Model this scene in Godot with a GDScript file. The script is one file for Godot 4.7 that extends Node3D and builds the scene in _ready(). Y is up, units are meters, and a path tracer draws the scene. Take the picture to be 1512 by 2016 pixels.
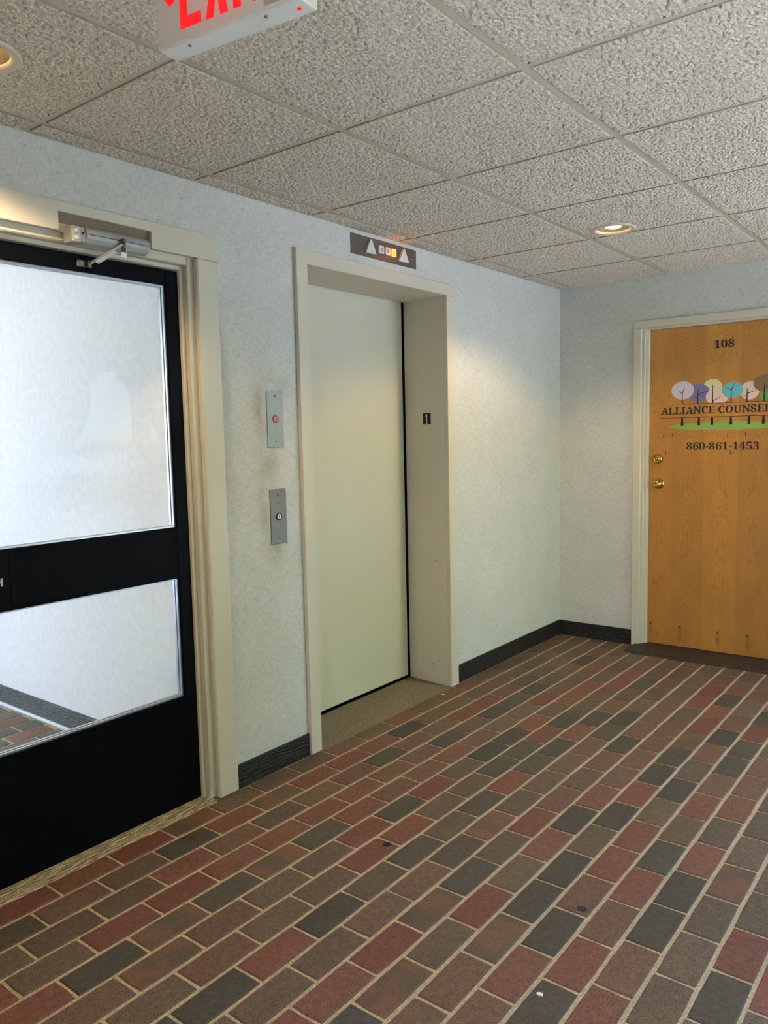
extends Node3D

# ---------------------------------------------------------------- measured layout (metres)
const CEIL := 2.3044          # underside of the ceiling grid
const PX := 0.1115            # brick course pitch across
const PZ := 0.2133            # brick pitch along
const X0 := 0.006             # first course
const RIGHT := 3.05            # wall with the street doors
const STREET := [0.02, 0.975]   # where each street door begins along the right wall
const ASPHALT := 8.5          # where the dark drive outside ends and pale concrete begins
const FRONT := 5.8            # wall behind the camera
const COURSE := [3.066, 3.173, 3.056, 3.157, 3.07, 3.183, 3.08, 3.185, 3.10, 3.205, 3.103, 3.205, 3.089, 3.174, 3.117, 3.2, 3.1]
# one letter for each brick of a course, from the nearest (highest k) away: R red, r dull red, B brown, D dark, M mottled
const FIRST_K := [3, 3, 3, 3, 4, 3, 3, 2, 2, 1, 1, 1, 1, 0, 0, -1, -1]
const BRICKS := [
	"RRRMBBBrBRBrrBBBBr",
	"DrBDRMRRRDBBBrBBrBB",
	"BBRrBrrDrBRRrDBrBr",
	"BRRRRRRrrDBDDDBrDrB",
	"RDMDMDRrrRrBBRrBRBB",
	"rMrBBRDRBDDRBRRBBBB",
	"BrBBRRBBDDRDBBRRrr",
	"DRDBDBDRDDRDrBDBBB",
	"BBrrDMBBrrDDBBrBr",
	"RRMDBRrBrDrrrBBBB",
	"MBRBRDRrMrrBRRrBr",
	"rrMDDBDRDDMRRDrBR",
	"rRDrRRBDBMDrBrBB",
	"DRrRDBRrDDRD",
	"RrDDRBRrrB",
	"BBBMBBB",
	"DRBB",
]

var M := {}
var taken := {}
var rng := RandomNumberGenerator.new()


# ---------------------------------------------------------------- naming and tagging
func numbered(called: String) -> String:
	if not taken.has(called):
		taken[called] = 0
		return called
	taken[called] += 1
	return "%s_%03d" % [called, taken[called]]


func thing(called: String, label: String, category: String, at := Vector3.ZERO, group := "") -> Node3D:
	var o := Node3D.new()
	o.name = numbered(called)
	add_child(o)
	o.position = at
	tag(o, label, category, group)
	return o


func tag(o: Node3D, label: String, category: String, group := "", kind := "") -> void:
	if label: o.set_meta("label", label)
	if category: o.set_meta("category", category)
	if group: o.set_meta("group", group)
	if kind: o.set_meta("kind", kind)


func setting(called: String, label: String, category: String, at := Vector3.ZERO) -> Node3D:
	var o := thing(called, label, category, at)
	o.set_meta("kind", "structure")
	return o


func part(called: String, shape, m: Material, parent: Node3D, label := "") -> MeshInstance3D:
	var o := MeshInstance3D.new()
	o.name = called
	if shape is SurfaceTool:
		shape.generate_normals()
		o.mesh = shape.commit()
	else:
		o.mesh = shape
	o.material_override = m
	parent.add_child(o, true)
	if label: o.set_meta("label", label)
	return o


# ---------------------------------------------------------------- shapes
func mb(smooth := false) -> SurfaceTool:
	var st := SurfaceTool.new()
	st.begin(Mesh.PRIMITIVE_TRIANGLES)
	st.set_smooth_group(0 if smooth else -1)
	return st


func tri(st: SurfaceTool, a: Vector3, b: Vector3, c: Vector3, centre: Vector3) -> void:
	var n := (b - a).cross(c - a)
	if n.dot((a + b + c) / 3.0 - centre) > 0.0:
		st.add_vertex(a); st.add_vertex(c); st.add_vertex(b)
	else:
		st.add_vertex(a); st.add_vertex(b); st.add_vertex(c)


func quad(st: SurfaceTool, a: Vector3, b: Vector3, c: Vector3, d: Vector3, centre: Vector3) -> void:
	tri(st, a, b, c, centre)
	tri(st, a, c, d, centre)


# box from lo to hi with chamfered edges
func bx(st: SurfaceTool, lo: Vector3, hi: Vector3, bev := 0.0, xf := Transform3D()) -> SurfaceTool:
	var c := (lo + hi) / 2.0
	var h := (hi - lo) / 2.0
	var e: float = minf(bev, 0.45 * minf(h.x, minf(h.y, h.z)))
	var cc := xf * c
	if e <= 0.0:
		for ax in 3:
			var u := (ax + 1) % 3
			var v := (ax + 2) % 3
			for s in [-1.0, 1.0]:
				var q := []
				for t in [[-1, -1], [1, -1], [1, 1], [-1, 1]]:
					var p := Vector3.ZERO
					p[ax] = s * h[ax]; p[u] = t[0] * h[u]; p[v] = t[1] * h[v]
					q.append(xf * (c + p))
				quad(st, q[0], q[1], q[2], q[3], cc)
		return st
	for ax in 3:
		var u := (ax + 1) % 3
		var v := (ax + 2) % 3
		for s in [-1.0, 1.0]:
			var q := []
			for t in [[-1, -1], [1, -1], [1, 1], [-1, 1]]:
				var p := Vector3.ZERO
				p[ax] = s * h[ax]; p[u] = t[0] * (h[u] - e); p[v] = t[1] * (h[v] - e)
				q.append(xf * (c + p))
			quad(st, q[0], q[1], q[2], q[3], cc)
		for s in [-1.0, 1.0]:
			for t in [-1.0, 1.0]:
				var q := []
				for w in [[0, -1], [0, 1], [1, 1], [1, -1]]:
					var p := Vector3.ZERO
					p[u] = s * (h[u] - (e if w[0] == 1 else 0.0))
					p[v] = t * (h[v] - (e if w[0] == 0 else 0.0))
					p[ax] = w[1] * (h[ax] - e)
					q.append(xf * (c + p))
				quad(st, q[0], q[1], q[2], q[3], cc)
	for sx in [-1.0, 1.0]:
		for sy in [-1.0, 1.0]:
			for sz in [-1.0, 1.0]:
				var s := Vector3(sx, sy, sz)
				var p := []
				for ax in 3:
					var k := h - Vector3(e, e, e)
					k[ax] = h[ax]
					p.append(xf * (c + s * k))
				tri(st, p[0], p[1], p[2], cc)
	return st


func box(lo: Vector3, hi: Vector3, bev := 0.0) -> SurfaceTool:
	return bx(mb(), lo, hi, bev)


# flat polygon in xy, from z0 to z1, placed by xf
func prism(st: SurfaceTool, pts: PackedVector2Array, z0: float, z1: float, xf := Transform3D()) -> SurfaceTool:
	var idx := Geometry2D.triangulate_polygon(pts)
	var far := xf.basis.z * 1000.0
	for i in range(0, idx.size(), 3):
		var a := pts[idx[i]]; var b := pts[idx[i + 1]]; var c := pts[idx[i + 2]]
		tri(st, xf * Vector3(a.x, a.y, z1), xf * Vector3(b.x, b.y, z1), xf * Vector3(c.x, c.y, z1), xf.origin - far)
		tri(st, xf * Vector3(a.x, a.y, z0), xf * Vector3(b.x, b.y, z0), xf * Vector3(c.x, c.y, z0), xf.origin + far)
	var ccw := not Geometry2D.is_polygon_clockwise(pts)
	for i in pts.size():
		var a := pts[i]; var b := pts[(i + 1) % pts.size()]
		var n := Vector2(b.y - a.y, a.x - b.x) * (1.0 if ccw else -1.0)
		var m2 := (a + b) / 2.0 - n.normalized() * 0.001
		quad(st, xf * Vector3(a.x, a.y, z0), xf * Vector3(b.x, b.y, z0), xf * Vector3(b.x, b.y, z1), xf * Vector3(a.x, a.y, z1), xf * Vector3(m2.x, m2.y, (z0 + z1) / 2.0))
	return st


# profile of (radius, height) turned round the local y axis
func lathe(st: SurfaceTool, prof: Array, segs: int, xf := Transform3D()) -> SurfaceTool:
	for i in prof.size() - 1:
		var a: Vector2 = prof[i]
		var b: Vector2 = prof[i + 1]
		for k in segs:
			var t0 := TAU * k / segs
			var t1 := TAU * (k + 1) / segs
			var p0 := xf * Vector3(a.x * cos(t0), a.y, a.x * sin(t0))
			var p1 := xf * Vector3(a.x * cos(t1), a.y, a.x * sin(t1))
			var p2 := xf * Vector3(b.x * cos(t1), b.y, b.x * sin(t1))
			var p3 := xf * Vector3(b.x * cos(t0), b.y, b.x * sin(t0))
			# outside is to the left of a profile that runs upwards
			if a.x > 1e-6:
				st.add_vertex(p0); st.add_vertex(p2); st.add_vertex(p1)
			if b.x > 1e-6:
				st.add_vertex(p0); st.add_vertex(p3); st.add_vertex(p2)
	return st


func tube(st: SurfaceTool, a: Vector3, b: Vector3, r: float, segs := 16) -> SurfaceTool:
	var y := (b - a).normalized()
	var x := y.cross(Vector3(0.31, 0.2, 0.93)).normalized()
	var xf := Transform3D(Basis(x, y, x.cross(y)), a)
	var l := (b - a).length()
	return lathe(st, [Vector2(0, 0), Vector2(r, 0), Vector2(r, l), Vector2(0, l)], segs, xf)


func ellipse(c: Vector2, rx: float, ry: float, n := 40) -> PackedVector2Array:
	var p := PackedVector2Array()
	for i in n:
		p.append(c + Vector2(rx * cos(TAU * i / n), ry * sin(TAU * i / n)))
	return p


func facing_x(at: Vector3) -> Transform3D:   # local x -> -z, y up, local z -> +x : reads from the lobby on the elevator wall
	return Transform3D(Basis(Vector3(0, 0, -1), Vector3(0, 1, 0), Vector3(1, 0, 0)), at)


# lettering of a given cap height and width
func words(text: String, font: Array, weight: int, size: Vector2, m: Material, parent: Node3D, called: String, xf: Transform3D, depth := 0.0012, label := "") -> MeshInstance3D:
	var f := SystemFont.new()
	f.font_names = PackedStringArray(font)
	f.font_weight = weight
	var t := TextMesh.new()
	t.font = f
	t.text = text
	t.font_size = 64
	t.pixel_size = 0.001
	t.depth = 0.05
	t.curve_step = 1.0
	var b := t.get_aabb()
	var o := MeshInstance3D.new()
	o.name = called
	o.mesh = t
	o.material_override = m
	var s := Vector3(size.x / b.size.x, size.y / b.size.y, depth / 0.05)
	o.transform = xf * Transform3D(Basis.from_scale(s), -(b.position + b.size / 2.0) * s + Vector3(0, 0, depth / 2.0))
	parent.add_child(o, true)
	if label: o.set_meta("label", label)
	return o


# ---------------------------------------------------------------- materials
func srgb(r: int, g: int, b: int) -> Color:
	return Color(r / 255.0, g / 255.0, b / 255.0)


func mat(c: Color, rough := 0.7, metal := 0.0) -> StandardMaterial3D:
	var m := StandardMaterial3D.new()
	m.albedo_color = c
	m.roughness = rough
	m.metallic = metal
	return m


func picture(w: int, h: int, f: Callable) -> ImageTexture:
	var d := PackedByteArray()
	d.resize(w * h * 3)
	var i := 0
	for y in h:
		for x in w:
			var c: Color = f.call(x, y)
			d[i] = int(clampf(c.r, 0, 1) * 255.0); d[i + 1] = int(clampf(c.g, 0, 1) * 255.0); d[i + 2] = int(clampf(c.b, 0, 1) * 255.0)
			i += 3
	return ImageTexture.create_from_image(Image.create_from_data(w, h, false, Image.FORMAT_RGB8, d))


func noise(freq: float, s: int, oct := 3) -> FastNoiseLite:
	var n := FastNoiseLite.new()
	n.noise_type = FastNoiseLite.TYPE_SIMPLEX_SMOOTH
	n.seed = s
	n.frequency = freq
	n.fractal_octaves = oct
	return n


func tri_mat(m: StandardMaterial3D, t: Texture2D, scale: Vector3, height := 0.0) -> StandardMaterial3D:
	m.albedo_texture = t
	m.uv1_triplanar = true
	m.uv1_world_triplanar = true
	m.uv1_triplanar_sharpness = 8.0
	m.uv1_scale = scale
	if height != 0.0:
		m.heightmap_enabled = true
		m.heightmap_texture = t
		m.heightmap_scale = height
	return m


func materials() -> void:
	# linen wallpaper: long slubs along the rows, finer threads down the columns
	var a := noise(1.0, 11, 2)
	var b := noise(1.0, 12, 2)
	var c := noise(1.0, 13, 1)
	var d := noise(0.004, 14, 2)
	var lin := picture(1024, 1024, func(x, y):
		var hor: float = a.get_noise_2d(x * 0.02, y * 0.34)
		var slub: float = b.get_noise_2d(x * 0.02 + 300.0, y * 0.24)
		var ver: float = c.get_noise_2d(x * 0.34, y * 0.028)
		var v := 0.905 + 0.055 * hor + 0.052 * ver + 0.015 * d.get_noise_2d(x, y)
		if slub > 0.3: v -= (slub - 0.3) * 0.24
		return Color(v, v * 0.997, v * 0.99))
	M.wallpaper = tri_mat(mat(srgb(229, 226, 218), 0.8), lin, Vector3(1.0, 1.0, 1.0), 0.05)
	M.wallpaper.vertex_color_use_as_albedo = true
	# brick faces: a fired, sandy face with pits
	var p1 := noise(0.11, 21, 3)
	var p2 := noise(0.02, 22, 3)
	var p3 := noise(0.26, 23, 2)
	var face := picture(768, 768, func(x, y):
		var pit: float = p1.get_noise_2d(x * 0.8, y)
		var v: float = 0.86 + 0.13 * p2.get_noise_2d(x, y) + 0.07 * p3.get_noise_2d(x, y)
		if pit > 0.2: v -= (pit - 0.2) * 1.9
		return Color(v, v, v))
	var flash := picture(768, 768, func(x, y):
		var pit: float = p1.get_noise_2d(x * 0.8 + 900.0, y)
		var t: float = smoothstep(-0.45, 0.45, p2.get_noise_2d(x * 0.22 + 500.0, y * 0.22) + 0.22 * p1.get_noise_2d(x * 0.5, y * 0.5))
		var col := Color(0.4, 0.335, 0.265).lerp(Color(0.525, 0.355, 0.265), t)
		var v: float = 0.98 + 0.12 * p3.get_noise_2d(x, y)
		if pit > 0.2: v -= (pit - 0.2) * 1.9
		return col * v)
	var rough := func(c2: Color, t: Texture2D) -> StandardMaterial3D:
		return tri_mat(mat(c2, 0.62), t, Vector3(2.6, 2.6, 2.6), 0.12)
	M.R = [rough.call(srgb(136, 82, 61), face), rough.call(srgb(129, 76, 57), face), rough.call(srgb(136, 87, 65), face)]
	M.r = [rough.call(srgb(128, 91, 68), face), rough.call(srgb(124, 87, 66), face), rough.call(srgb(126, 94, 71), face)]
	M.B = [rough.call(srgb(116, 92, 69), face), rough.call(srgb(110, 89, 67), face), rough.call(srgb(121, 97, 73), face)]
	M.D = [rough.call(srgb(90, 79, 61), face), rough.call(srgb(84, 74, 58), face), rough.call(srgb(96, 83, 64), face)]
	M.M = [rough.call(srgb(234, 232, 226), flash), rough.call(srgb(222, 224, 216), flash), rough.call(srgb(232, 224, 214), flash)]
	M.paving = rough.call(srgb(255, 255, 255), face)
	M.paving.vertex_color_use_as_albedo = true
	var g1 := noise(0.09, 31, 4)
	var sand := picture(384, 384, func(x, y):
		var v: float = 0.86 + 0.22 * g1.get_noise_2d(x, y)
		return Color(v, v * 0.985, v * 0.95))
	M.mortar = tri_mat(mat(srgb(202, 181, 147), 0.95), sand, Vector3(3, 3, 3), 0.02)
	M.concrete = tri_mat(mat(srgb(136, 124, 102), 0.85), sand, Vector3(1.6, 1.6, 1.6))
	M.pavement = tri_mat(mat(srgb(187, 202, 228), 0.9), sand, Vector3(0.4, 0.4, 0.4))
	M.tile = tri_mat(mat(srgb(242, 236, 226), 0.95), sand, Vector3(4, 4, 4))
	M.tile_edge = mat(srgb(150, 140, 118), 0.95)
	M.tee = mat(srgb(198, 192, 178), 0.5)
	M.cream = mat(srgb(208, 198, 178), 0.42)
	M.elevator = mat(srgb(204, 197, 176), 0.36)
	M.raw = tri_mat(mat(srgb(140, 124, 106), 0.9), sand, Vector3(6, 6, 6), 0.1)
	# black rubber base with a scraped grain along it
	var s1 := noise(1.0, 41, 2)
	var streak := picture(512, 512, func(x, y):
		var v: float = 0.42 + 0.75 * s1.get_noise_2d(x * 0.022, y * 0.24)
		return Color(v, v, v))
	var streak_z := picture(512, 512, func(x, y):
		var v: float = 0.66 + 0.55 * s1.get_noise_2d(x * 0.16, y * 0.012)
		return Color(v, v * 0.985, v * 0.96))
	M.base = tri_mat(mat(srgb(64, 61, 57), 0.6), streak, Vector3(1.1, 1.1, 1.1), 0.3)
	M.oak = tri_mat(mat(srgb(108, 84, 62), 0.6), streak, Vector3(2.2, 2.2, 2.2), 0.06)
	M.worn = tri_mat(mat(srgb(214, 196, 160), 0.7), streak_z, Vector3(2.4, 2.4, 2.4), 0.02)
	M.black = mat(srgb(9, 11, 16), 0.5)
	M.black.metallic_specular = 0.12
	M.dark = mat(srgb(26, 25, 24), 0.7)
	M.ink = mat(srgb(14, 13, 13), 0.6)
	M.steel = mat(srgb(138, 141, 134), 0.46, 0.6)
	M.dull_steel = mat(srgb(114, 113, 106), 0.5, 0.5)
	M.alu = mat(srgb(176, 178, 182), 0.34, 0.7)
	M.grey_paint = mat(srgb(164, 163, 160), 0.45)
	M.chrome = mat(srgb(226, 230, 234), 0.28, 0.45)
	M.screw = mat(srgb(120, 116, 108), 0.3, 0.9)
	M.brass = mat(srgb(196, 158, 84), 0.16, 1.0)
	M.bronze = mat(srgb(86, 76, 66), 0.42, 0.35)
	M.plastic = mat(srgb(222, 216, 206), 0.45)
	M.flange = mat(srgb(204, 194, 178), 0.5)
	M.baffle = mat(srgb(88, 78, 64), 0.5, 0.2)
	M.white = mat(srgb(236, 236, 232), 0.5)
	M.sign = mat(srgb(226, 218, 202), 0.5)
	M.red_plastic = mat(srgb(120, 40, 34), 0.45)
	M.pane = mat(Color(0.9, 0.95, 0.95, 0.06), 0.0)
	M.pane.metallic_specular = 0.12
	M.pane.transparency = BaseMaterial3D.TRANSPARENCY_ALPHA
	var w1 := noise(0.05, 51, 4)
	var mottled := picture(512, 512, func(x, y):
		var v: float = 0.95 + 0.035 * w1.get_noise_2d(x, y)
		return Color(v, v, v))
	M.plaster = tri_mat(mat(srgb(240, 234, 222), 0.8), mottled, Vector3(0.9, 0.9, 0.9))
	M.veneer = mat(Color.WHITE, 0.36)
	M.veneer.albedo_texture = veneer()
	M.leaf = tri_mat(mat(srgb(104, 128, 66), 0.8), mottled, Vector3(1, 1, 1))
	M.hedge = tri_mat(mat(srgb(62, 82, 42), 0.85), mottled, Vector3(1, 1, 1))
	M.path = tri_mat(mat(srgb(224, 231, 245), 0.9), sand, Vector3(0.6, 0.6, 0.6))
	M.asphalt = tri_mat(mat(srgb(66, 68, 72), 0.95), mottled, Vector3(2, 2, 2))
	M.bark = mat(srgb(96, 80, 64), 0.9)
	M.bulb = mat(srgb(255, 244, 214), 0.4)
	M.bulb.emission_enabled = true
	M.bulb.emission = Color(1.0, 0.86, 0.6)
	M.bulb.emission_energy_multiplier = 9.0
	M.exit_red = mat(srgb(200, 20, 30), 0.5)
	M.exit_red.emission_enabled = true
	M.exit_red.emission = Color(1.0, 0.03, 0.06)
	M.exit_red.emission_energy_multiplier = 0.75
	M.lit_button = mat(srgb(240, 190, 110), 0.5)
	M.lit_button.emission_enabled = true
	M.lit_button.emission = Color(1.0, 0.6, 0.2)
	M.lit_button.emission_energy_multiplier = 0.42


# birch veneer laid as matched leaves, 0.915 m by 2 m; texture of 1024 by 2048
func veneer() -> ImageTexture:
	var n := noise(1.0, 61, 2)
	var fine := noise(1.0, 62, 2)
	var edge := [-0.03, 0.142, 0.328, 0.522, 0.71, 0.93]
	var tone := [1.0, 0.965, 1.02, 0.95, 1.0]
	var knots := [Vector2(0.017, 0.127), Vector2(0.201, 0.124), Vector2(0.428, 0.12), Vector2(0.597, 0.121)]
	var dashes := [[0.098, 1.21, 0.014], [0.119, 1.212, 0.006], [0.478, 1.215, 0.013], [0.492, 1.213, 0.009], [0.085, 1.315, 0.01], [0.138, 1.32, 0.009], [0.46, 1.315, 0.009], [0.56, 1.32, 0.01], [0.315, 0.78, 0.004], [0.31, 0.74, 0.004]]
	return picture(1024, 2048, func(px, py):
		var x: float = px / 1024.0 * 0.915
		var y: float = (1.0 - py / 2048.0) * 1.966
		var k := 0
		while k < 4 and x > edge[k + 1]: k += 1
		var w: float = edge[k + 1] - edge[k]
		var u: float = (x - edge[k]) / w
		if k % 2 == 1: u = 1.0 - u
		var du := u - 0.52 + 0.06 * n.get_noise_2d(y * 1.3, 7.0)
		# upper half: cathedral arches; lower half: long ovals
		var s: float
		if y > 1.3:
			s = y * 50.0 - du * du * 24.0 + 3.2 * n.get_noise_2d(u * 3.4, y * 5.0) + 0.9 * n.get_noise_2d(u * 9.0, y * 16.0)
		else:
			s = 65.0 + du * du * 30.0 - (1.3 - y) * 9.0 + 2.0 * n.get_noise_2d(u * 1.6 + 9.0, y * 2.0) + 0.6 * n.get_noise_2d(u * 6.0, y * 6.0)
		var f := s - floorf(s)
		var ring := pow(1.0 - absf(f - 0.5) * 2.0, 5.0)
		var v: float = tone[k] * (1.0 - (0.25 if y > 1.3 else 0.12) * ring + 0.05 * fine.get_noise_2d(x * 900.0, y * 26.0) + 0.05 * n.get_noise_2d(x * 9.0 + 40.0, y * 3.0))
		var col := Color(0.70 * v, 0.475 * v, 0.205 * v)
		for q in knots:
			var dx: float = x - q.x
			var dy: float = y - q.y
			var r: float = sqrt(dx * dx + dy * dy * 0.55)
			var hit: float = clampf(1.0 - r / 0.009, 0.0, 1.0)
			var halo: float = clampf(1.0 - absf(dx) / 0.016, 0.0, 1.0) * clampf(1.0 - absf(dy + 0.045) / 0.075, 0.0, 1.0) * 0.55
			col = col.lerp(Color(0.16, 0.07, 0.05), hit).lerp(Color(0.36, 0.18, 0.07), halo * (0.7 + 0.6 * n.get_noise_2d(x * 60.0, y * 30.0)))
		for q in dashes:
			if absf(x - q[0]) < 0.0022 and absf(y - q[1]) < q[2]: col = Color(0.26, 0.11, 0.06)
		return col)


# ---------------------------------------------------------------- scene
func _ready() -> void:
	rng.seed = 7
	# camera, sky, sun, exposure
	var cam := Camera3D.new()
	cam.name = "camera"
	cam.fov = 66.027
	cam.near = 0.02
	cam.far = 200.0
	cam.transform = Transform3D(Basis.from_euler(Vector3(deg_to_rad(-5.6884), deg_to_rad(38.0598), deg_to_rad(-1.2626)), EULER_ORDER_YXZ), Vector3(2.3246, 1.3882, 4.8897))
	add_child(cam)
	cam.current = true
	var env := Environment.new()
	env.background_mode = Environment.BG_SKY
	var sky := ProceduralSkyMaterial.new()
	sky.sky_top_color = Color(0.5, 0.62, 0.8)
	sky.sky_horizon_color = Color(0.86, 0.91, 0.97)
	sky.ground_bottom_color = Color(0.35, 0.36, 0.36)
	sky.ground_horizon_color = Color(0.5, 0.52, 0.53)
	sky.sky_energy_multiplier = 4.0
	sky.ground_energy_multiplier = 1.0
	env.sky = Sky.new()
	env.sky.sky_material = sky
	env.tonemap_mode = Environment.TONE_MAPPER_LINEAR
	env.tonemap_exposure = 1.09
	env.sdfgi_enabled = true
	env.ssao_enabled = true
	env.ssil_enabled = true
	var we := WorldEnvironment.new()
	we.name = "environment"
	we.environment = env
	add_child(we)
	var sun := DirectionalLight3D.new()
	sun.name = "sun"
	sun.light_energy = 90.0
	sun.light_color = Color(1.0, 0.98, 0.97)
	sun.light_angular_distance = 0.5
	sun.shadow_enabled = true
	add_child(sun)
	sun.look_at_from_position(Vector3.ZERO, Vector3(0.0, -1.0, 0.55))   # high, from beyond the office wall: no opening looks that way

	materials()
	shell()
	ceiling()
	floors()
	outside()
	glass_doors()
	elevator()
	office_door()
	downlight(Vector3(0.88, CEIL, 1.29), "lit round recessed downlight near the wooden door")
	downlight(Vector3(0.385, CEIL, 3.93), "lit round recessed downlight beside the exit sign")
	exit_sign()
	door_closer()
	call_plates()
	indicator()
	floor_number()
	litter()


# ---------------------------------------------------------------- walls
# slab of wall across one axis, from lo to hi, with rectangular holes [u0, v0, u1, v1] (u along the wall, v up)
func slab(st: SurfaceTool, across: int, lo: Vector3, hi: Vector3, holes: Array) -> SurfaceTool:
	var u := 2 if across == 0 else 0
	var us := [lo[u], hi[u]]
	var vs := [lo.y, hi.y]
	for q in holes:
		us.append_array([q[0], q[2]])
		vs.append_array([q[1], q[3]])
	us.sort()
	vs.sort()
	for i in us.size() - 1:
		for j in vs.size() - 1:
			if us[i + 1] - us[i] < 1e-5 or vs[j + 1] - vs[j] < 1e-5: continue
			var cu: float = (us[i] + us[i + 1]) / 2.0
			var cv: float = (vs[j] + vs[j + 1]) / 2.0
			var open := false
			for q in holes:
				if cu > q[0] and cu < q[2] and cv > q[1] and cv < q[3]: open = true
			if open: continue
			var a := lo
			var b := hi
			a[u] = us[i]; b[u] = us[i + 1]
			a.y = vs[j]; b.y = vs[j + 1]
			bx(st, a, b)
	return st


func shell() -> void:
	# elevator wall; the strip that carries the call plates is smudged by hands round them
	var o := setting("wall_left", "pale linen-papered wall with the elevator and glass door", "wall")
	var st := mb()
	st.set_color(Color.WHITE)
	slab(st, 0, Vector3(-0.15, -0.02, -0.15), Vector3(0, 2.6, 2.45), [[1.33, -0.1, 2.45, 2.11]])
	slab(st, 0, Vector3(-0.15, -0.02, 2.95), Vector3(0, 2.6, FRONT), [[2.95, -0.1, 4.06, 2.045]])
	bx(st, Vector3(-0.15, -0.02, 2.45), Vector3(-0.004, 2.6, 2.95))
	var n := noise(9.0, 71, 3)
	var nz := 25
	var ny := 130
	for i in nz:
		for j in ny:
			var q := []
			for t in [[0, 0], [1, 0], [1, 1], [0, 1]]:
				q.append(Vector3(0, -0.02 + 2.62 * (j + t[1]) / ny, 2.45 + 0.5 * (i + t[0]) / nz))
			for f in [[0, 2, 1], [0, 3, 2]]:
				for k in f:
					var p: Vector3 = q[k]
					var dz: float = p.z - 2.65
					var s := 0.0
					for blob in [[0.03, 1.26, 0.055, 0.12], [0.06, 1.47, 0.03, 0.14], [0.055, 1.07, 0.03, 0.14], [-0.02, 1.60, 0.07, 0.04], [0.0, 0.92, 0.05, 0.05]]:
						var e: float = pow((dz - blob[0]) / blob[2], 2) + pow((p.y - blob[1]) / blob[3], 2)
						s = maxf(s, exp(-e))
					s *= clampf(0.55 + 0.9 * n.get_noise_2d(p.z, p.y), 0.0, 1.0)
					st.set_color(Color(1.0 - 0.38 * s, 1.0 - 0.45 * s, 1.0 - 0.52 * s))
					st.add_vertex(p)
	part("wallpaper", st, M.wallpaper, o)
	o = setting("wall_back", "pale linen-papered wall with the wooden office door", "wall")
	part("wallpaper", slab(mb(), 2, Vector3(0, -0.02, -0.15), Vector3(RIGHT, 2.6, 0), [[0.54, -0.1, 1.55, 2.02]]), M.wallpaper, o)
	# a short lifted edge of the paper above the door
	part("paper_tear", box(Vector3(1.128, 2.105, 0.0), Vector3(1.131, 2.155, 0.004)), M.wallpaper, o)
	o = setting("wall_right", "pale papered wall with the glazed street doors", "wall")
	part("wallpaper", slab(mb(), 0, Vector3(RIGHT, -0.02, -0.15), Vector3(RIGHT + 0.15, 2.6, FRONT), [[STREET[0], -0.1, STREET[1] + 0.98, 2.26], [2.4, 0.36, 4.7, 2.2]]), M.wallpaper, o)
	o = setting("wall_front", "pale papered wall behind the viewer", "wall")
	part("wallpaper", slab(mb(), 2, Vector3(-0.15, -0.02, FRONT), Vector3(RIGHT + 0.15, 2.6, FRONT + 0.15), [[2.35, -0.1, 3.0, 2.2]]), M.wallpaper, o)
	# vestibule beyond the glass door
	o = setting("wall_vestibule", "bright white wall seen through the glass door", "wall")
	part("plaster", box(Vector3(-3.1, -0.02, 2.84), Vector3(-0.15, 2.7, 2.94)), M.plaster, o)
	o = setting("wall_entrance", "white far wall of the entrance beyond the glass door", "wall")
	part("plaster", box(Vector3(-3.1, -0.02, 5.1), Vector3(-0.15, 2.7, 5.2)), M.plaster, o)
	o = setting("wall_street", "white front wall of the entrance beyond the glass door", "wall")
	part("plaster", slab(mb(), 0, Vector3(-3.1, -0.02, 2.94), Vector3(-3.0, 2.6, 5.1), [[3.75, -0.1, 5.15, 2.3]]), M.plaster, o)
	o = setting("ceiling_vestibule", "white ceiling of the entrance beyond the glass door", "ceiling")
	part("plaster", box(Vector3(-3.1, 2.6, 2.84), Vector3(-0.0, 2.7, 5.2)), M.plaster, o)
	# base strips
	var base := func(called: String, label: String, lo: Vector3, hi: Vector3):
		var q := setting(called, label, "baseboard")
		part("strip", box(lo, hi, 0.003), M.base, q)
	base.call("baseboard_left", "black rubber baseboard between elevator and corner", Vector3(0, 0, 0), Vector3(0.009, 0.1, 1.3))
	base.call("baseboard_left", "short black rubber baseboard between glass door and elevator", Vector3(0, 0, 2.492), Vector3(0.009, 0.098, 2.905))
	base.call("baseboard_left", "black rubber baseboard left of the glass door", Vector3(0, 0, 4.11), Vector3(0.009, 0.098, FRONT))
	base.call("baseboard_back", "short black rubber baseboard left of the wooden door", Vector3(0.009, 0, 0), Vector3(0.5, 0.098, 0.009))
	base.call("baseboard_back", "black rubber baseboard right of the wooden door", Vector3(1.6, 0, 0), Vector3(RIGHT, 0.098, 0.009))
	base.call("baseboard_vestibule", "dark baseboard of the white wall beyond the glass", Vector3(-3.0, 0.014, 2.94), Vector3(-0.16, 0.105, 2.95))
	o = setting("trim_1", "white strip under the dark baseboard beyond the glass", "trim")
	part("strip", box(Vector3(-3.0, 0, 2.94), Vector3(-0.16, 0.014, 2.958), 0.002), M.white, o)


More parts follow.
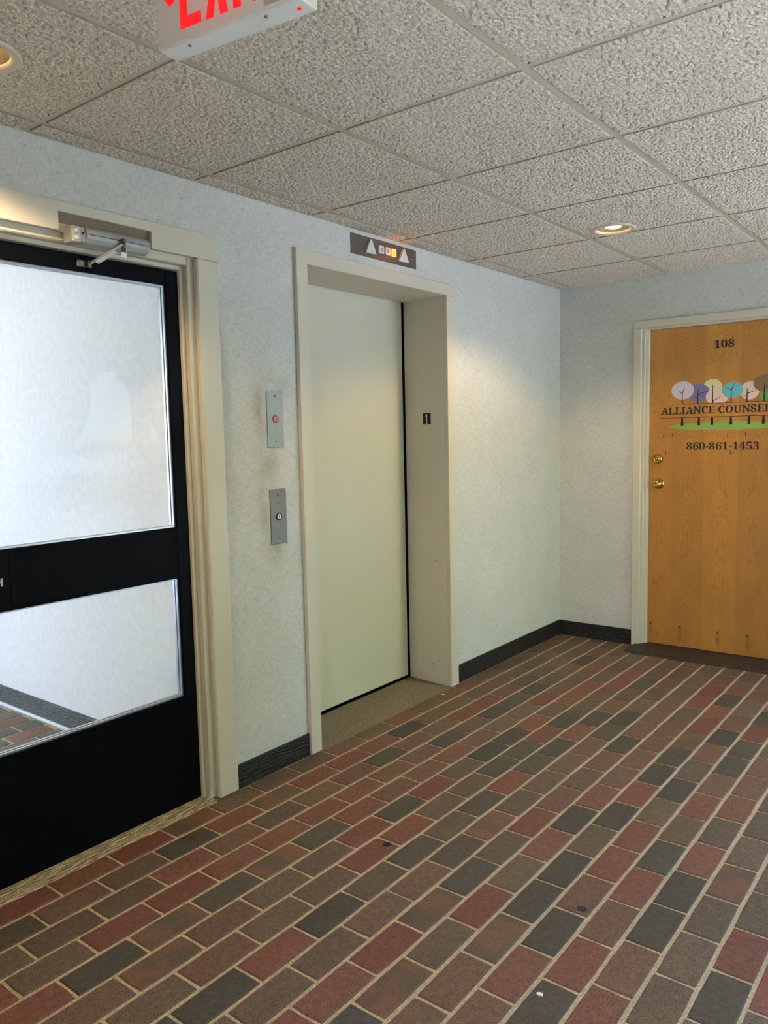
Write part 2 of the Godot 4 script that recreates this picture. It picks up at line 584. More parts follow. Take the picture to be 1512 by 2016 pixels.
func tile_mesh(w: float, d: float, s: int, hole := Vector3(0, 0, -1)) -> ArrayMesh:
	# mineral tile seen from below: a lumpy, pitted face at y = 0 and edges going up; the origin is its low corner
	var cell := 0.0023
	var nx := maxi(2, int(w / cell))
	var nz := maxi(2, int(d / cell))
	var lump := noise(80.0, 100 + s, 2)
	var pit := noise(62.0, 200 + s, 1)
	var st := SurfaceTool.new()
	st.begin(Mesh.PRIMITIVE_TRIANGLES)
	st.set_smooth_group(0)
	for j in nz + 1:
		for i in nx + 1:
			var x := w * i / nx
			var z := d * j / nz
			var h: float = 0.0036 * lump.get_noise_2d(x, z * 0.7)
			var q: float = pit.get_noise_2d(x * 1.15 + 7.0, z * 0.8)
			h += 0.010 * smoothstep(0.34, 0.5, q)
			var rim: float = minf(minf(x, w - x), minf(z, d - z))
			if rim < 0.004: h = maxf(h, 0.0) + (0.004 - rim) * 0.5
			st.add_vertex(Vector3(x, h, z))
	for j in nz:
		for i in nx:
			if hole.z > 0.0 and Vector2(w * (i + 0.5) / nx - hole.x, d * (j + 0.5) / nz - hole.y).length() < hole.z: continue
			var k := j * (nx + 1) + i
			for v in [k, k + nx + 1, k + 1, k + 1, k + nx + 1, k + nx + 2]: st.add_index(v)
	st.generate_normals()
	var m := st.commit()
	var e := mb()
	for q in [[Vector3(0, 0.002, 0), Vector3(w, 0.002, 0)], [Vector3(w, 0.002, 0), Vector3(w, 0.002, d)], [Vector3(w, 0.002, d), Vector3(0, 0.002, d)], [Vector3(0, 0.002, d), Vector3(0, 0.002, 0)]]:
		quad(e, q[0], q[1], q[1] + Vector3(0, 0.02, 0), q[0] + Vector3(0, 0.02, 0), Vector3(w / 2, 0.01, d / 2))
	e.generate_normals()
	m = e.commit(m)
	m.surface_set_material(0, M.tile)
	m.surface_set_material(1, M.tile_edge)
	return m


func ceiling() -> void:
	var o := setting("ceiling", "suspended ceiling of rough white mineral tiles in a metal grid", "ceiling")
	part("slab", box(Vector3(0.0, 2.45, 0.0), Vector3(RIGHT, 2.6, FRONT)), M.dark, o)
	var xs := [0.0]
	for i in 6: xs.append(0.1016 + 0.6152 * i)
	xs.append(RIGHT)
	var zs := [0.0]
	for i in 10: zs.append(0.5679 + 0.6096 * i)
	zs.append(FRONT)
	var face := CEIL - 0.006
	var full := []
	for s in 3: full.append(tile_mesh(0.6152 - 0.024, 0.6096 - 0.024, s))
	var strips := []
	for s in 2: strips.append(tile_mesh(0.1016 - 0.026, 0.6096 - 0.024, 5 + s))
	for i in xs.size() - 1:
		for j in zs.size() - 1:
			var a: float = xs[i] + (0.014 if i == 0 else 0.012)
			var b: float = xs[i + 1] - (0.014 if i == xs.size() - 2 else 0.012)
			var c: float = zs[j] + (0.014 if j == 0 else 0.012)
			var d: float = zs[j + 1] - (0.014 if j == zs.size() - 2 else 0.012)
			var hole := Vector3(0, 0, -1)
			for l in [Vector2(0.88, 1.29), Vector2(0.385, 3.93)]:
				if l.x > a and l.x < b and l.y > c and l.y < d: hole = Vector3(l.x - a, l.y - c, 0.087)
			var m: ArrayMesh
			if hole.z > 0.0: m = tile_mesh(b - a, d - c, 20 + i, hole)
			elif i > 0 and i < xs.size() - 2 and j > 0 and j < zs.size() - 2: m = full[(i * 5 + j * 2) % 3]
			elif i == 0 and j > 0 and j < zs.size() - 2: m = strips[j % 2]
			else: m = tile_mesh(b - a, d - c, 30 + i + j)
			var t := part("tile", m, null, o)
			t.position = Vector3(a, face, c)
	for i in range(1, xs.size() - 1):
		part("main_tee", box(Vector3(xs[i] - 0.012, CEIL, 0), Vector3(xs[i] + 0.012, CEIL + 0.03, FRONT)), M.tee, o)
	for j in range(1, zs.size() - 1):
		for i in xs.size() - 1:
			part("cross_tee", box(Vector3(xs[i] + (0.012 if i > 0 else 0.0), CEIL - 0.0005, zs[j] - 0.012), Vector3(xs[i + 1] - 0.012, CEIL + 0.03, zs[j] + 0.012)), M.tee, o)
	part("wall_angle", box(Vector3(0, CEIL - 0.002, 0), Vector3(0.02, CEIL, FRONT)), M.tee, o)
	part("wall_angle", box(Vector3(0.02, CEIL - 0.002, 0), Vector3(RIGHT, CEIL, 0.02)), M.tee, o)


# ---------------------------------------------------------------- floors
func brick_shape(s: int) -> ArrayMesh:
	# unit brick: 1 across, 1 along, top at 0; scaled in place. Slightly worn corners
	var r := RandomNumberGenerator.new()
	r.seed = 300 + s
	var st := mb()
	var top := []
	var rim := []
	var low := []
	for c in [[-1, -1], [0, -1], [1, -1], [1, 0], [1, 1], [0, 1], [-1, 1], [-1, 0]]:
		var jx := r.randf_range(-0.007, 0.007)
		var jz := r.randf_range(-0.004, 0.004)
		var round_x := 0.012 if absi(c[0]) == 1 and absi(c[1]) == 1 else 0.0
		top.append(Vector3(c[0] * (0.47 - round_x) + jx, r.randf_range(-0.0008, 0.0003), c[1] * (0.485 - round_x) + jz))
		rim.append(Vector3(c[0] * (0.5 - round_x) + jx, -0.0035, c[1] * (0.5 - round_x * 0.5) + jz))
		low.append(Vector3(c[0] * 0.5, -0.03, c[1] * 0.5))
	var centre := Vector3(0, -0.015, 0)
	for i in 8:
		var k := (i + 1) % 8
		tri(st, Vector3(0, 0.0003, 0), top[i], top[k], centre)
		quad(st, top[i], top[k], rim[k], rim[i], centre)
		quad(st, rim[i], rim[k], low[k], low[i], centre)
	st.generate_normals()
	return st.commit()


func floors() -> void:
	var o := setting("floor", "red, brown and charcoal brick paver floor with sandy joints", "floor")
	part("mortar_bed", box(Vector3(-0.02, -0.06, 0.0), Vector3(RIGHT, -0.0042, FRONT)), M.mortar, o)
	var shapes := []
	for s in 7: shapes.append(brick_shape(s))
	var rest := mb()
	var tones := {"R": Color(0.28, 0.085, 0.055), "r": Color(0.27, 0.12, 0.075), "B": Color(0.2, 0.13, 0.08), "D": Color(0.1, 0.085, 0.07)}
	var wide := PX - 0.0105
	var long := PZ - 0.0075
	for c in 33:
		var anchor: float = COURSE[c] if c < COURSE.size() else (3.1 if c % 2 == 0 else 3.2)
		for k in range(-16, 17):
			var z0 := anchor + k * PZ
			var z1 := z0 + PZ
			if z1 < 0.03 or z0 > FRONT - 0.05: continue
			z0 = maxf(z0, 0.002)
			var x := X0 + PX * (c + 0.5)
			if x + wide / 2 > RIGHT: continue
			var i: int = FIRST_K[c] - k if c < COURSE.size() else -1
			if i >= 0 and i < BRICKS[c].length():
				var kind: String = BRICKS[c][i]
				var b := part("brick", shapes[rng.randi() % shapes.size()], M[kind][rng.randi() % 3], o)
				var jitter := 1.0 + rng.randf_range(-0.012, 0.012)
				b.transform = Transform3D(Basis(Vector3.UP, rng.randf_range(-0.008, 0.008) + (PI if rng.randf() < 0.5 else 0.0)).scaled_local(Vector3(wide * jitter, 1.0, z1 - z0 - (PZ - long))), Vector3(x, rng.randf_range(-0.0007, 0.0006), (z0 + z1) / 2.0))
			else:
				var pick: String = ["R", "r", "B", "B", "D", "r"][rng.randi() % 6]
				rest.set_color(tones[pick])
				bx(rest, Vector3(x - wide / 2, -0.03, z0 + 0.005), Vector3(x + wide / 2, 0, z1 - 0.005), 0.003)
	var r := part("bricks", rest, M.paving, o, "brick pavers around and behind the viewer")
	r.set_meta("kind", "stuff")
	# vestibule floor: the same pavers running on beyond the glass door
	o = setting("floor_vestibule", "brick paver floor beyond the glass door", "floor")
	part("mortar_bed", box(Vector3(-3.1, -0.06, 2.84), Vector3(-0.07, -0.0042, 5.2)), M.mortar, o)
	rest = mb()
	for c in range(-27, -1):
		for k in 11:
			var z0 := 2.87 + k * PZ + (0.1 if c % 2 == 0 else 0.0)
			var z1 := z0 + PZ
			var x := X0 + PX * (c + 0.5)
			z0 = maxf(z0, 2.96)
			if c > -19 and c < -9 and k < 4:
				var b := part("brick", shapes[rng.randi() % shapes.size()], M[["R", "r", "D", "B"][rng.randi() % 4]][rng.randi() % 3], o)
				b.transform = Transform3D(Basis.from_scale(Vector3(wide, 1.0, z1 - z0 - 0.01)), Vector3(x, 0, (z0 + z1) / 2.0))
			else:
				rest.set_color(tones[["R", "r", "B", "D"][rng.randi() % 4]])
				bx(rest, Vector3(x - wide / 2, -0.03, z0 + 0.005), Vector3(x + wide / 2, 0, z1 - 0.005), 0.003)
	r = part("bricks", rest, M.paving, o, "brick pavers of the entrance, mostly hidden by the door")
	r.set_meta("kind", "stuff")


# ---------------------------------------------------------------- street side
func outside() -> void:
	var o := setting("ground", "pale concrete forecourt outside the doors", "pavement")
	part("paving", box(Vector3(RIGHT + 0.15, -0.2, -40), Vector3(60, -0.03, 40)), M.pavement, o)
	part("path", box(Vector3(RIGHT + 0.15, -0.05, 2.2), Vector3(4.3, -0.015, 30)), M.path, o)
	part("asphalt", box(Vector3(RIGHT + 0.15, -0.05, -40), Vector3(ASPHALT, -0.015, 2.2)), M.asphalt, o)
	part("paving", box(Vector3(-0.15, -0.2, FRONT + 0.15), Vector3(RIGHT + 0.15, -0.03, 30)), M.pavement, o)
	part("paving", box(Vector3(-30, -0.2, -25), Vector3(-3.1, -0.03, 30)), M.pavement, o)
	part("paving", box(Vector3(-3.1, -0.2, 5.2), Vector3(-0.15, -0.03, 30)), M.pavement, o)
	o = setting("roof_entrance", "flat canopy over the entrance beyond the glass door", "canopy")
	part("slab", box(Vector3(-4.0, 2.72, 0.5), Vector3(-2.9, 2.9, 7.5)), M.plaster, o)
	var lump := noise(0.9, 81, 3)
	# a tall clipped hedge close to the street window: past the sunlit strip of ground it is all one sees from there
	var hedge := thing("hedge", "tall clipped dark green hedge outside the street window beside the viewer", "hedge", Vector3(4.66, -0.03, 5.0))
	var hs := mb(true)
	var hp := func(i: int, j: int) -> Vector3:
		# section of the hedge as a rounded upright, 24 points round, swept along z
		var a := TAU * (i % 24) / 24.0
		var c := Vector3(0.55 * signf(cos(a)) * pow(absf(cos(a)), 0.45), 1.5 + 1.5 * signf(sin(a)) * pow(absf(sin(a)), 0.45), -3.1 + 6.2 * j / 30.0)
		var f := 1.0 if j > 0 and j < 30 else 0.85
		return Vector3(c.x * f, c.y, c.z) + Vector3(1, 1, 0) * 0.16 * lump.get_noise_3dv(c * 3.0) * (1.0 if c.y > 0.2 else 0.0)
	for j in 30:
		for i in 24:
			quad(hs, hp.call(i, j), hp.call(i + 1, j), hp.call(i + 1, j + 1), hp.call(i, j + 1), Vector3(0, 1.5, -3.1 + 6.2 * (j + 0.5) / 30.0))
	for j in [0, 30]:
		for i in 24:
			tri(hs, Vector3(0, 1.5, -3.1 + 6.2 * j / 30.0), hp.call(i, j), hp.call(i + 1, j), Vector3(0, 1.5, 0))
	part("foliage", hs, M.hedge, hedge)
	# x, z, crown radius across, half height, height of the crown's middle
	var spots := [[25.0, -28.0, 4.4, 6.0, 6.6], [24.2, -18.0, 4.5, 6.4, 7.0], [25.4, -8.0, 4.5, 6.2, 6.8], [24.4, 2.0, 4.5, 6.5, 7.1], [25.2, 12.0, 4.4, 6.1, 6.7], [24.6, 22.0, 4.5, 6.3, 6.9], [-16.0, 2.0, 2.4, 2.8, 3.4], [-17.0, 9.0, 2.5, 2.8, 3.4]]
	var n := 0
	for s in spots:
		var t := thing("street_tree", ["green tree on the street side, first in the row", "green tree on the street side, second in the row", "green tree on the street side, third in the row", "green tree on the street side, fourth in the row", "green tree on the street side, fifth in the row", "green tree on the street side, last in the row", "green tree beyond the entrance, nearer the building", "green tree beyond the entrance, farther from the building"][n], "tree", Vector3(s[0], -0.03, s[1]), "street trees")
		n += 1
		part("trunk", lathe(mb(true), [Vector2(0.22, 0), Vector2(0.16, 0.5), Vector2(0.13, 2.2), Vector2(0.0, 2.6)], 10), M.bark, t)
		var st := mb(true)
		var rings := 18
		var segs := 26
		var pt := func(i: int, k: int) -> Vector3:
			var th := PI * i / rings
			var ph := TAU * (k % segs) / segs
			var d := Vector3(sin(th) * cos(ph), cos(th), sin(th) * sin(ph))
			return Vector3(0, s[4], 0) + d * Vector3(s[2], s[3], s[2]) * (1.0 + 0.28 * lump.get_noise_3dv(d * 2.4 + Vector3(s[1], 0, 0)))
		for i in rings:
			for k in segs:
				quad(st, pt.call(i, k), pt.call(i, k + 1), pt.call(i + 1, k + 1), pt.call(i + 1, k), Vector3(0, s[4], 0))
		part("crown", st, M.leaf, t)


# ---------------------------------------------------------------- glass doors
func leaf(o: Node3D, w: float) -> void:
	# a black door leaf: local z from 0 to w, local x = 0 is its face to the lobby
	var d := -0.045
	var s := 0.062
	part("stile", box(Vector3(d, 0.012, 0), Vector3(0, 1.984, s), 0.002), M.black, o)
	part("stile", box(Vector3(d, 0.012, w - s), Vector3(0, 1.984, w), 0.002), M.black, o)
	part("top_rail", box(Vector3(d, 1.93, s), Vector3(0, 1.984, w - s), 0.002), M.black, o)
	part("middle_rail", box(Vector3(d, 0.873, s), Vector3(0, 1.063, w - s), 0.002), M.black, o)
	part("kick_panel", box(Vector3(d, 0.012, s), Vector3(0, 0.425, w - s), 0.002), M.black, o)
	for y in [[0.425, 0.873], [1.063, 1.93]]:
		part("glass", box(Vector3(d / 2 - 0.003, y[0], s), Vector3(d / 2 + 0.003, y[1], w - s)), M.pane, o)
		for b in [[y[0], y[0] + 0.006], [y[1] - 0.006, y[1]]]:
			part("glazing_bead", box(Vector3(d / 2 + 0.003, b[0], s), Vector3(d / 2 + 0.012, b[1], w - s)), M.alu, o)
			part("glazing_bead", box(Vector3(d / 2 - 0.014, b[0], s), Vector3(d / 2 - 0.003, b[1], w - s)), M.alu, o)
		for b in [[s, s + 0.006], [w - s - 0.006, w - s]]:
			part("glazing_bead", box(Vector3(d / 2 + 0.003, y[0] + 0.006, b[0]), Vector3(d / 2 + 0.012, y[1] - 0.006, b[1])), M.alu, o)
			part("glazing_bead", box(Vector3(d / 2 - 0.014, y[0] + 0.006, b[0]), Vector3(d / 2 - 0.003, y[1] - 0.006, b[1])), M.alu, o)


func glass_doors() -> void:
	var o := setting("door_1", "black-framed glass door with a wide middle rail, left of the elevator", "door", Vector3(-0.045, 0, 3.034))
	leaf(o, 0.93)
	part("push_plate", box(Vector3(0, 0.885, 0.239), Vector3(0.003, 1.05, 0.69), 0.001), M.black, o)
	words("PUSH", ["Droid Sans"], 700, Vector2(0.098, 0.0255), M.alu, o, "lettering", facing_x(Vector3(0.003, 0.965, 0.7635)), 0.001, "small silver capital letters")
	# its painted frame: stepped jambs, flat casing, head casing cut away round the closer
	o = setting("trim_2", "cream painted frame and casing round the black glass door", "trim")
	var jamb := func(z0: float, s: float):
		var st := mb()
		# steps of the jamb from the casing inwards
		for q in [[0.0, 0.034, -0.15, -0.006], [0.034, 0.05, -0.15, -0.03]]:
			var a: float = z0 + s * q[0]
			var b: float = z0 + s * q[1]
			bx(st, Vector3(q[2], 0.005, minf(a, b)), Vector3(q[3], 2.045, maxf(a, b)), 0.004)
		part("jamb", st, M.cream, o)
	jamb.call(2.994, 1.0)
	jamb.call(4.006, -1.0)
	var st := mb()
	bx(st, Vector3(-0.15, 2.004, 3.028), Vector3(-0.006, 2.045, 3.972), 0.004)
	bx(st, Vector3(-0.15, 1.988, 3.044), Vector3(-0.03, 2.004, 3.956), 0.003)
	part("head_jamb", st, M.cream, o)
	part("side_casing", box(Vector3(-0.006, 0.004, 2.907), Vector3(0.02, 2.031, 3.004), 0.005), M.cream, o)
	part("side_casing", box(Vector3(-0.006, 0.004, 3.996), Vector3(0.02, 2.031, 4.093), 0.005), M.cream, o)
	st = mb()
	bx(st, Vector3(0, 2.088, 2.907), Vector3(0.02, 2.119, 4.093), 0.0004)
	bx(st, Vector3(0, 2.031, 2.907), Vector3(0.02, 2.088, 3.193), 0.0004)
	bx(st, Vector3(0, 2.031, 3.53), Vector3(0.02, 2.088, 4.093), 0.0004)
	part("head_casing", st, M.cream, o)
	part("bare_patch", box(Vector3(0, 2.056, 3.193), Vector3(0.004, 2.088, 3.53)), M.raw, o, "unpainted brown strip where the casing is cut away")
	part("filler_strip", box(Vector3(-0.006, 2.03, 3.193), Vector3(0.006, 2.056, 3.53)), M.cream, o)
	o = setting("trim_3", "worn pale wooden threshold under the black glass door", "threshold")
	st = mb()
	prism(st, PackedVector2Array([Vector2(-0.15, 0), Vector2(-0.15, 0.012), Vector2(-0.045, 0.013), Vector2(-0.02, 0.011), Vector2(0.012, 0.004), Vector2(0.022, 0.0)]), 0, 0.97, Transform3D(Basis(), Vector3(0, 0, 3.02)))
	part("saddle", st, M.worn, o)
	part("foot", box(Vector3(-0.05, 0, 2.995), Vector3(0.014, 0.004, 3.1)), M.concrete, o)
	# street doors opposite the elevator, beside and behind the viewer
	var opening := setting("trim_4", "black metal frame of the two street doors", "trim")
	for z in [STREET[0], STREET[1], STREET[1] + 0.955]:
		part("post", box(Vector3(RIGHT - 0.01, 0, z), Vector3(RIGHT + 0.12, 2.26, z + 0.025), 0.002), M.black, opening)
	for i in 2:
		var z: float = STREET[i] + 0.025
		part("transom_bar", box(Vector3(RIGHT - 0.01, 1.99, z), Vector3(RIGHT + 0.12, 2.02, z + 0.93), 0.002), M.black, opening)
		part("transom_glass", box(Vector3(RIGHT + 0.05, 2.02, z), Vector3(RIGHT + 0.056, 2.26, z + 0.93)), M.pane, opening)
		var l := setting("door_2", ["black-framed street door nearest the office wall", "black-framed street door, second from the office wall"][i], "door", Vector3(RIGHT + 0.03, 0, z + 0.928))
		l.rotation.y = PI
		leaf(l, 0.926)
	# glazed front of the vestibule
	var glazed := func(called: String, label: String, across: int, at: float, u0: float, u1: float, top: float, low := 0.0):
		var q := setting(called, label, "window")
		var u := 2 if across == 0 else 0
		var pos := func(a: float, y: float, off: float) -> Vector3:
			var v := Vector3(0, y, 0)
			v[across] = at + off
			v[u] = a
			return v
		for k in 3:
			var a: float = lerpf(u0, u1 - 0.05, k / 2.0)
			part("mullion", box(pos.call(a, low, -0.05), pos.call(a + 0.05, top, 0.05)), M.black, q)
		for k in 2:
			var a: float = lerpf(u0, u1 - 0.05, k / 2.0) + 0.05
			var b: float = lerpf(u0, u1 - 0.05, (k + 1) / 2.0)
			part("glass", box(pos.call(a, low + 0.06, -0.003), pos.call(b, top - 0.06, 0.003)), M.pane, q)
			part("sill", box(pos.call(a, low, -0.05), pos.call(b, low + 0.06, 0.05)), M.black, q)
			part("head", box(pos.call(a, top - 0.06, -0.05), pos.call(b, top, 0.05)), M.black, q)
	glazed.call("window_1", "glazed entrance front beyond the black glass door", 0, -3.05, 3.75, 5.15, 2.3)
	glazed.call("window_3", "tall street window in the right wall beside the viewer", 0, RIGHT + 0.07, 2.4, 4.7, 2.2, 0.36)
	glazed.call("window_2", "tall street window in the wall behind the viewer", 2, FRONT + 0.07, 2.35, 3.0, 2.2)


# ---------------------------------------------------------------- elevator
func elevator() -> void:
	var o := setting("door_3", "closed pale cream sliding elevator door in a deep recess", "elevator door")
	part("panel", box(Vector3(-0.32, 0.014, 1.361), Vector3(-0.288, 2.2, 2.6), 0.002), M.elevator, o)
	o = setting("trim_5", "cream metal frame of the elevator with deep jambs", "trim")
	var st := mb()
	# casing faces
	part("side_casing", box(Vector3(0, 0.002, 1.306), Vector3(0.02, 2.095, 1.378), 0.002), M.cream, o)
	part("side_casing", box(Vector3(0, 0.002, 2.425), Vector3(0.02, 2.095, 2.49), 0.002), M.cream, o)
	part("head_casing", box(Vector3(0, 2.095, 1.306), Vector3(0.02, 2.155, 2.49), 0.002), M.cream, o)
	# deep jambs, splayed a little on the right
	prism(st, PackedVector2Array([Vector2(0.0, -1.378), Vector2(-0.281, -1.35), Vector2(-0.281, -1.32), Vector2(0.0, -1.32)]), 0.002, 2.095, Transform3D(Basis(Vector3(1, 0, 0), Vector3(0, 0, -1), Vector3(0, 1, 0)), Vector3.ZERO))
	var jamb := part("side_jamb", st, M.cream, o)
	for q in [[-0.066, 0.706, 0.02, 0.003], [-0.11, 0.11, 0.012, 0.002], [-0.1, 0.10, 0.01, 0.002], [-0.07, 0.135, 0.014, 0.002], [-0.08, 0.69, 0.012, 0.002]]:
		var z: float = 1.378 + q[0] * 0.0996
		part("scuff", box(Vector3(q[0] - q[2] / 2, q[1], z - 0.001), Vector3(q[0] + q[2] / 2, q[1] + q[3], z + 0.0006)), M.grey_paint if q[3] > 0.0025 else M.dark, jamb)
	part("side_jamb", box(Vector3(-0.281, 0.002, 2.425), Vector3(0, 2.095, 2.455)), M.cream, o)
	part("head_jamb", box(Vector3(-0.281, 2.095, 1.32), Vector3(0, 2.11, 2.455)), M.cream, o)
	o = setting("trim_6", "bare concrete sill in front of the elevator door", "sill")
	# ragged front edge
	var n := noise(30.0, 91, 3)
	var pts := PackedVector2Array([Vector2(-0.281, -1.33), Vector2(-0.281, -2.45), Vector2(0.0, -2.45)])
	for i in 41:
		var z := 2.428 - 1.05 * i / 40.0
		pts.append(Vector2(0.021 + 0.007 * n.get_noise_1d(z), -z))
	pts.append(Vector2(0.0, -1.33))
	part("slab", prism(mb(), pts, -0.03, 0.0015, Transform3D(Basis(Vector3(1, 0, 0), Vector3(0, 0, -1), Vector3(0, 1, 0)), Vector3.ZERO)), M.concrete, o)
	o = setting("wall_shaft", "dark elevator shaft behind the cream door", "wall")
	var a := Vector3(-1.3, -0.3, 1.1)
	var b := Vector3(-0.281, 2.6, 2.75)
	st = mb()
	bx(st, a, Vector3(a.x + 0.1, b.y, b.z))
	bx(st, a, Vector3(-0.15, b.y, a.z + 0.1))
	bx(st, Vector3(a.x, a.y, b.z - 0.1), Vector3(-0.15, b.y, b.z))
	bx(st, Vector3(a.x, b.y - 0.1, a.z), Vector3(-0.15, b.y, b.z))
	bx(st, a, Vector3(-0.15, a.y + 0.1, b.z))
	bx(st, Vector3(-0.281, -0.1, 1.2), Vector3(-0.15, 2.6, 1.32))
	bx(st, Vector3(-0.281, -0.1, 2.456), Vector3(-0.15, 2.6, 2.65))
	bx(st, Vector3(-0.281, 2.11, 1.32), Vector3(-0.15, 2.6, 2.456))
	part("shaft", st, M.dark, o)


# ---------------------------------------------------------------- office door
func office_door() -> void:
	var face := -0.048
	var left := 0.588
	var right := 1.503
	var o := setting("door_4", "orange birch veneer office door with black lettering and brass knob", "door")
	part("slab", box(Vector3(left, 0.018, face - 0.042), Vector3(right, 1.984, face - 0.0004)), mat(srgb(150, 100, 48), 0.5), o)
	var st := SurfaceTool.new()
	st.begin(Mesh.PRIMITIVE_TRIANGLES)
	for q in [[0, 0], [1, 1], [1, 0], [0, 0], [0, 1], [1, 1]]:
		st.set_uv(Vector2(q[0], 1 - q[1]))
		st.set_normal(Vector3(0, 0, 1))
		st.add_vertex(Vector3(lerpf(left, right, q[0]), lerpf(0.018, 1.984, q[1]), face))
	var v := MeshInstance3D.new()
	v.name = "veneer"
	v.mesh = st.commit()
	v.material_override = M.veneer
	o.add_child(v)
	var on := func(x: float, y: float, lift := 0.0) -> Transform3D:
		return Transform3D(Basis(), Vector3(x, y, face + lift))
	words("108", ["Droid Serif"], 700, Vector2(0.112, 0.048), M.ink, o, "room_number", on.call(1.0203, 1.869), 0.0012, "black serif room number")
	words("ALLIANCE COUNSELING", ["Droid Serif"], 700, Vector2(0.745, 0.046), M.ink, o, "lettering", on.call(1.029, 1.4865), 0.0012, "black serif capitals across the tree emblem")
	words("860-861-1453", ["Droid Serif"], 700, Vector2(0.41, 0.0455), M.ink, o, "telephone_number", on.call(1.0176, 1.271), 0.0012, "black serif telephone number")
	# emblem: a row of round coloured trees on a green mound
	var e := Node3D.new()
	e.name = "tree_emblem"
	e.set_meta("label", "row of round coloured trees on a green mound")
	o.add_child(e)
	part("mound", prism(mb(), ellipse(Vector2(1.022, 1.3895), 0.3125, 0.0255, 60), 0, 0.0004, on.call(0, 0)), mat(srgb(126, 158, 74), 0.6), e)
	var crowns := [
		["crown", 0.9595, 1.6148, 0.056, 0.0522, srgb(214, 204, 150), 0.0002],
		["crown", 1.2629, 1.5562, 0.0422, 0.04, srgb(96, 142, 70), 0.0002],
		["crown", 0.8794, 1.589, 0.0652, 0.054, srgb(108, 104, 150), 0.0004],
		["crown", 1.1655, 1.5896, 0.0514, 0.052, srgb(222, 190, 182), 0.0004],
		["crown", 0.7853, 1.6088, 0.0668, 0.0546, srgb(204, 188, 196), 0.0006],
		["crown", 0.9851, 1.5632, 0.0635, 0.0503, srgb(222, 190, 182), 0.0006],
		["crown", 1.0718, 1.5961, 0.0582, 0.0468, srgb(96, 176, 184), 0.0008],
		["crown", 1.2505, 1.6281, 0.0659, 0.0502, srgb(124, 94, 70), 0.0008],
	]
	for c in crowns:
		var pts := PackedVector2Array()
		for p in ellipse(Vector2(c[1], c[2]), c[3], c[4], 48):
			pts.append(Vector2(p.x, maxf(p.y, 1.5255)))
		part(c[0], prism(mb(), pts, c[6] - 0.0004, c[6], on.call(0, 0)), mat(c[5], 0.6), e)
	var bar := func(s: SurfaceTool, a: Vector2, b: Vector2, w0: float, w1: float):
		var n := (b - a).orthogonal().normalized()
		prism(s, PackedVector2Array([a - n * w0 / 2, a + n * w0 / 2, b + n * w1 / 2, b - n * w1 / 2]), 0.0, 0.0012, on.call(0, 0))
	part("line", prism(mb(), PackedVector2Array([Vector2(0.781, 1.5235), Vector2(1.275, 1.5235), Vector2(1.275, 1.5265), Vector2(0.781, 1.5265)]), 0, 0.0013, on.call(0, 0)), M.ink, e)
	part("line", prism(mb(), PackedVector2Array([Vector2(0.647, 1.4425), Vector2(1.397, 1.4425), Vector2(1.397, 1.4455), Vector2(0.647, 1.4455)]), 0, 0.0013, on.call(0, 0)), M.ink, e)
	# trunk x, top y, left twig, right twig (dx, y at root, y at tip)
	for t in [[0.784, 1.60, -0.026, 1.588, 1.607, 0.015, 1.592, 1.632], [0.875, 1.61, -0.018, 1.558, 1.567, 0.05, 1.577, 1.597], [0.9605, 1.634, -0.012, 1.597, 1.599, 0.053, 1.536, 1.566], [1.065, 1.60, -0.03, 1.597, 1.616, 0.018, 1.597, 1.64], [1.152, 1.604, -0.022, 1.556, 1.565, 0.052, 1.573, 1.59], [1.2437, 1.63, -0.012, 1.594, 1.597, 0.03, 1.60, 1.62]]:
		st = mb()
		bar.call(st, Vector2(t[0], 1.525), Vector2(t[0], t[1]), 0.0075, 0.003)
		bar.call(st, Vector2(t[0], t[3]), Vector2(t[0] + t[2], t[4]), 0.004, 0.002)
		bar.call(st, Vector2(t[0], t[6]), Vector2(t[0] + t[5], t[7]), 0.005, 0.002)
		part("trunk", st, M.ink, e)
	for x in [0.785, 0.8834, 0.9597, 1.0659, 1.165, 1.2428]:
		st = mb()
		bar.call(st, Vector2(x, 1.396), Vector2(x, 1.4445), 0.017, 0.0095)
		part("trunk", st, M.ink, e)
	# brass hardware
	var out := Transform3D(Basis(Vector3(1, 0, 0), Vector3(0, 0, 1), Vector3(0, -1, 0)), Vector3(0.6425, 1.193, face))
	part("deadbolt", lathe(mb(true), [Vector2(0.0, 0.0), Vector2(0.031, 0.0), Vector2(0.031, 0.004), Vector2(0.026, 0.014), Vector2(0.0215, 0.021), Vector2(0.020, 0.021), Vector2(0.0195, 0.019), Vector2(0.013, 0.019), Vector2(0.0125, 0.0205), Vector2(0.0, 0.0205)], 40, out), M.brass, o, "brass deadbolt cylinder")
	part("keyhole", bx(mb(), Vector3(0.6417, 1.188, face + 0.0203), Vector3(0.6433, 1.198, face + 0.0209)), M.ink, o)
	out.origin = Vector3(0.6475, 1.038, face)
	var k := part("knob", lathe(mb(true), [Vector2(0.0, 0.0), Vector2(0.034, 0.0), Vector2(0.034, 0.003), Vector2(0.029, 0.009), Vector2(0.016, 0.013), Vector2(0.0125, 0.02), Vector2(0.0125, 0.03), Vector2(0.019, 0.036), Vector2(0.0255, 0.045), Vector2(0.027, 0.053), Vector2(0.025, 0.06), Vector2(0.018, 0.0655), Vector2(0.011, 0.0665), Vector2(0.0105, 0.0655), Vector2(0.0, 0.0655)], 40, out), M.brass, o, "round brass door knob")
	part("keyhole", bx(mb(), Vector3(0.6467, 1.033, face + 0.0653), Vector3(0.6483, 1.043, face + 0.0659)), M.ink, k)
	# frame
	o = setting("trim_7", "cream stepped frame and casing round the wooden office door", "trim")
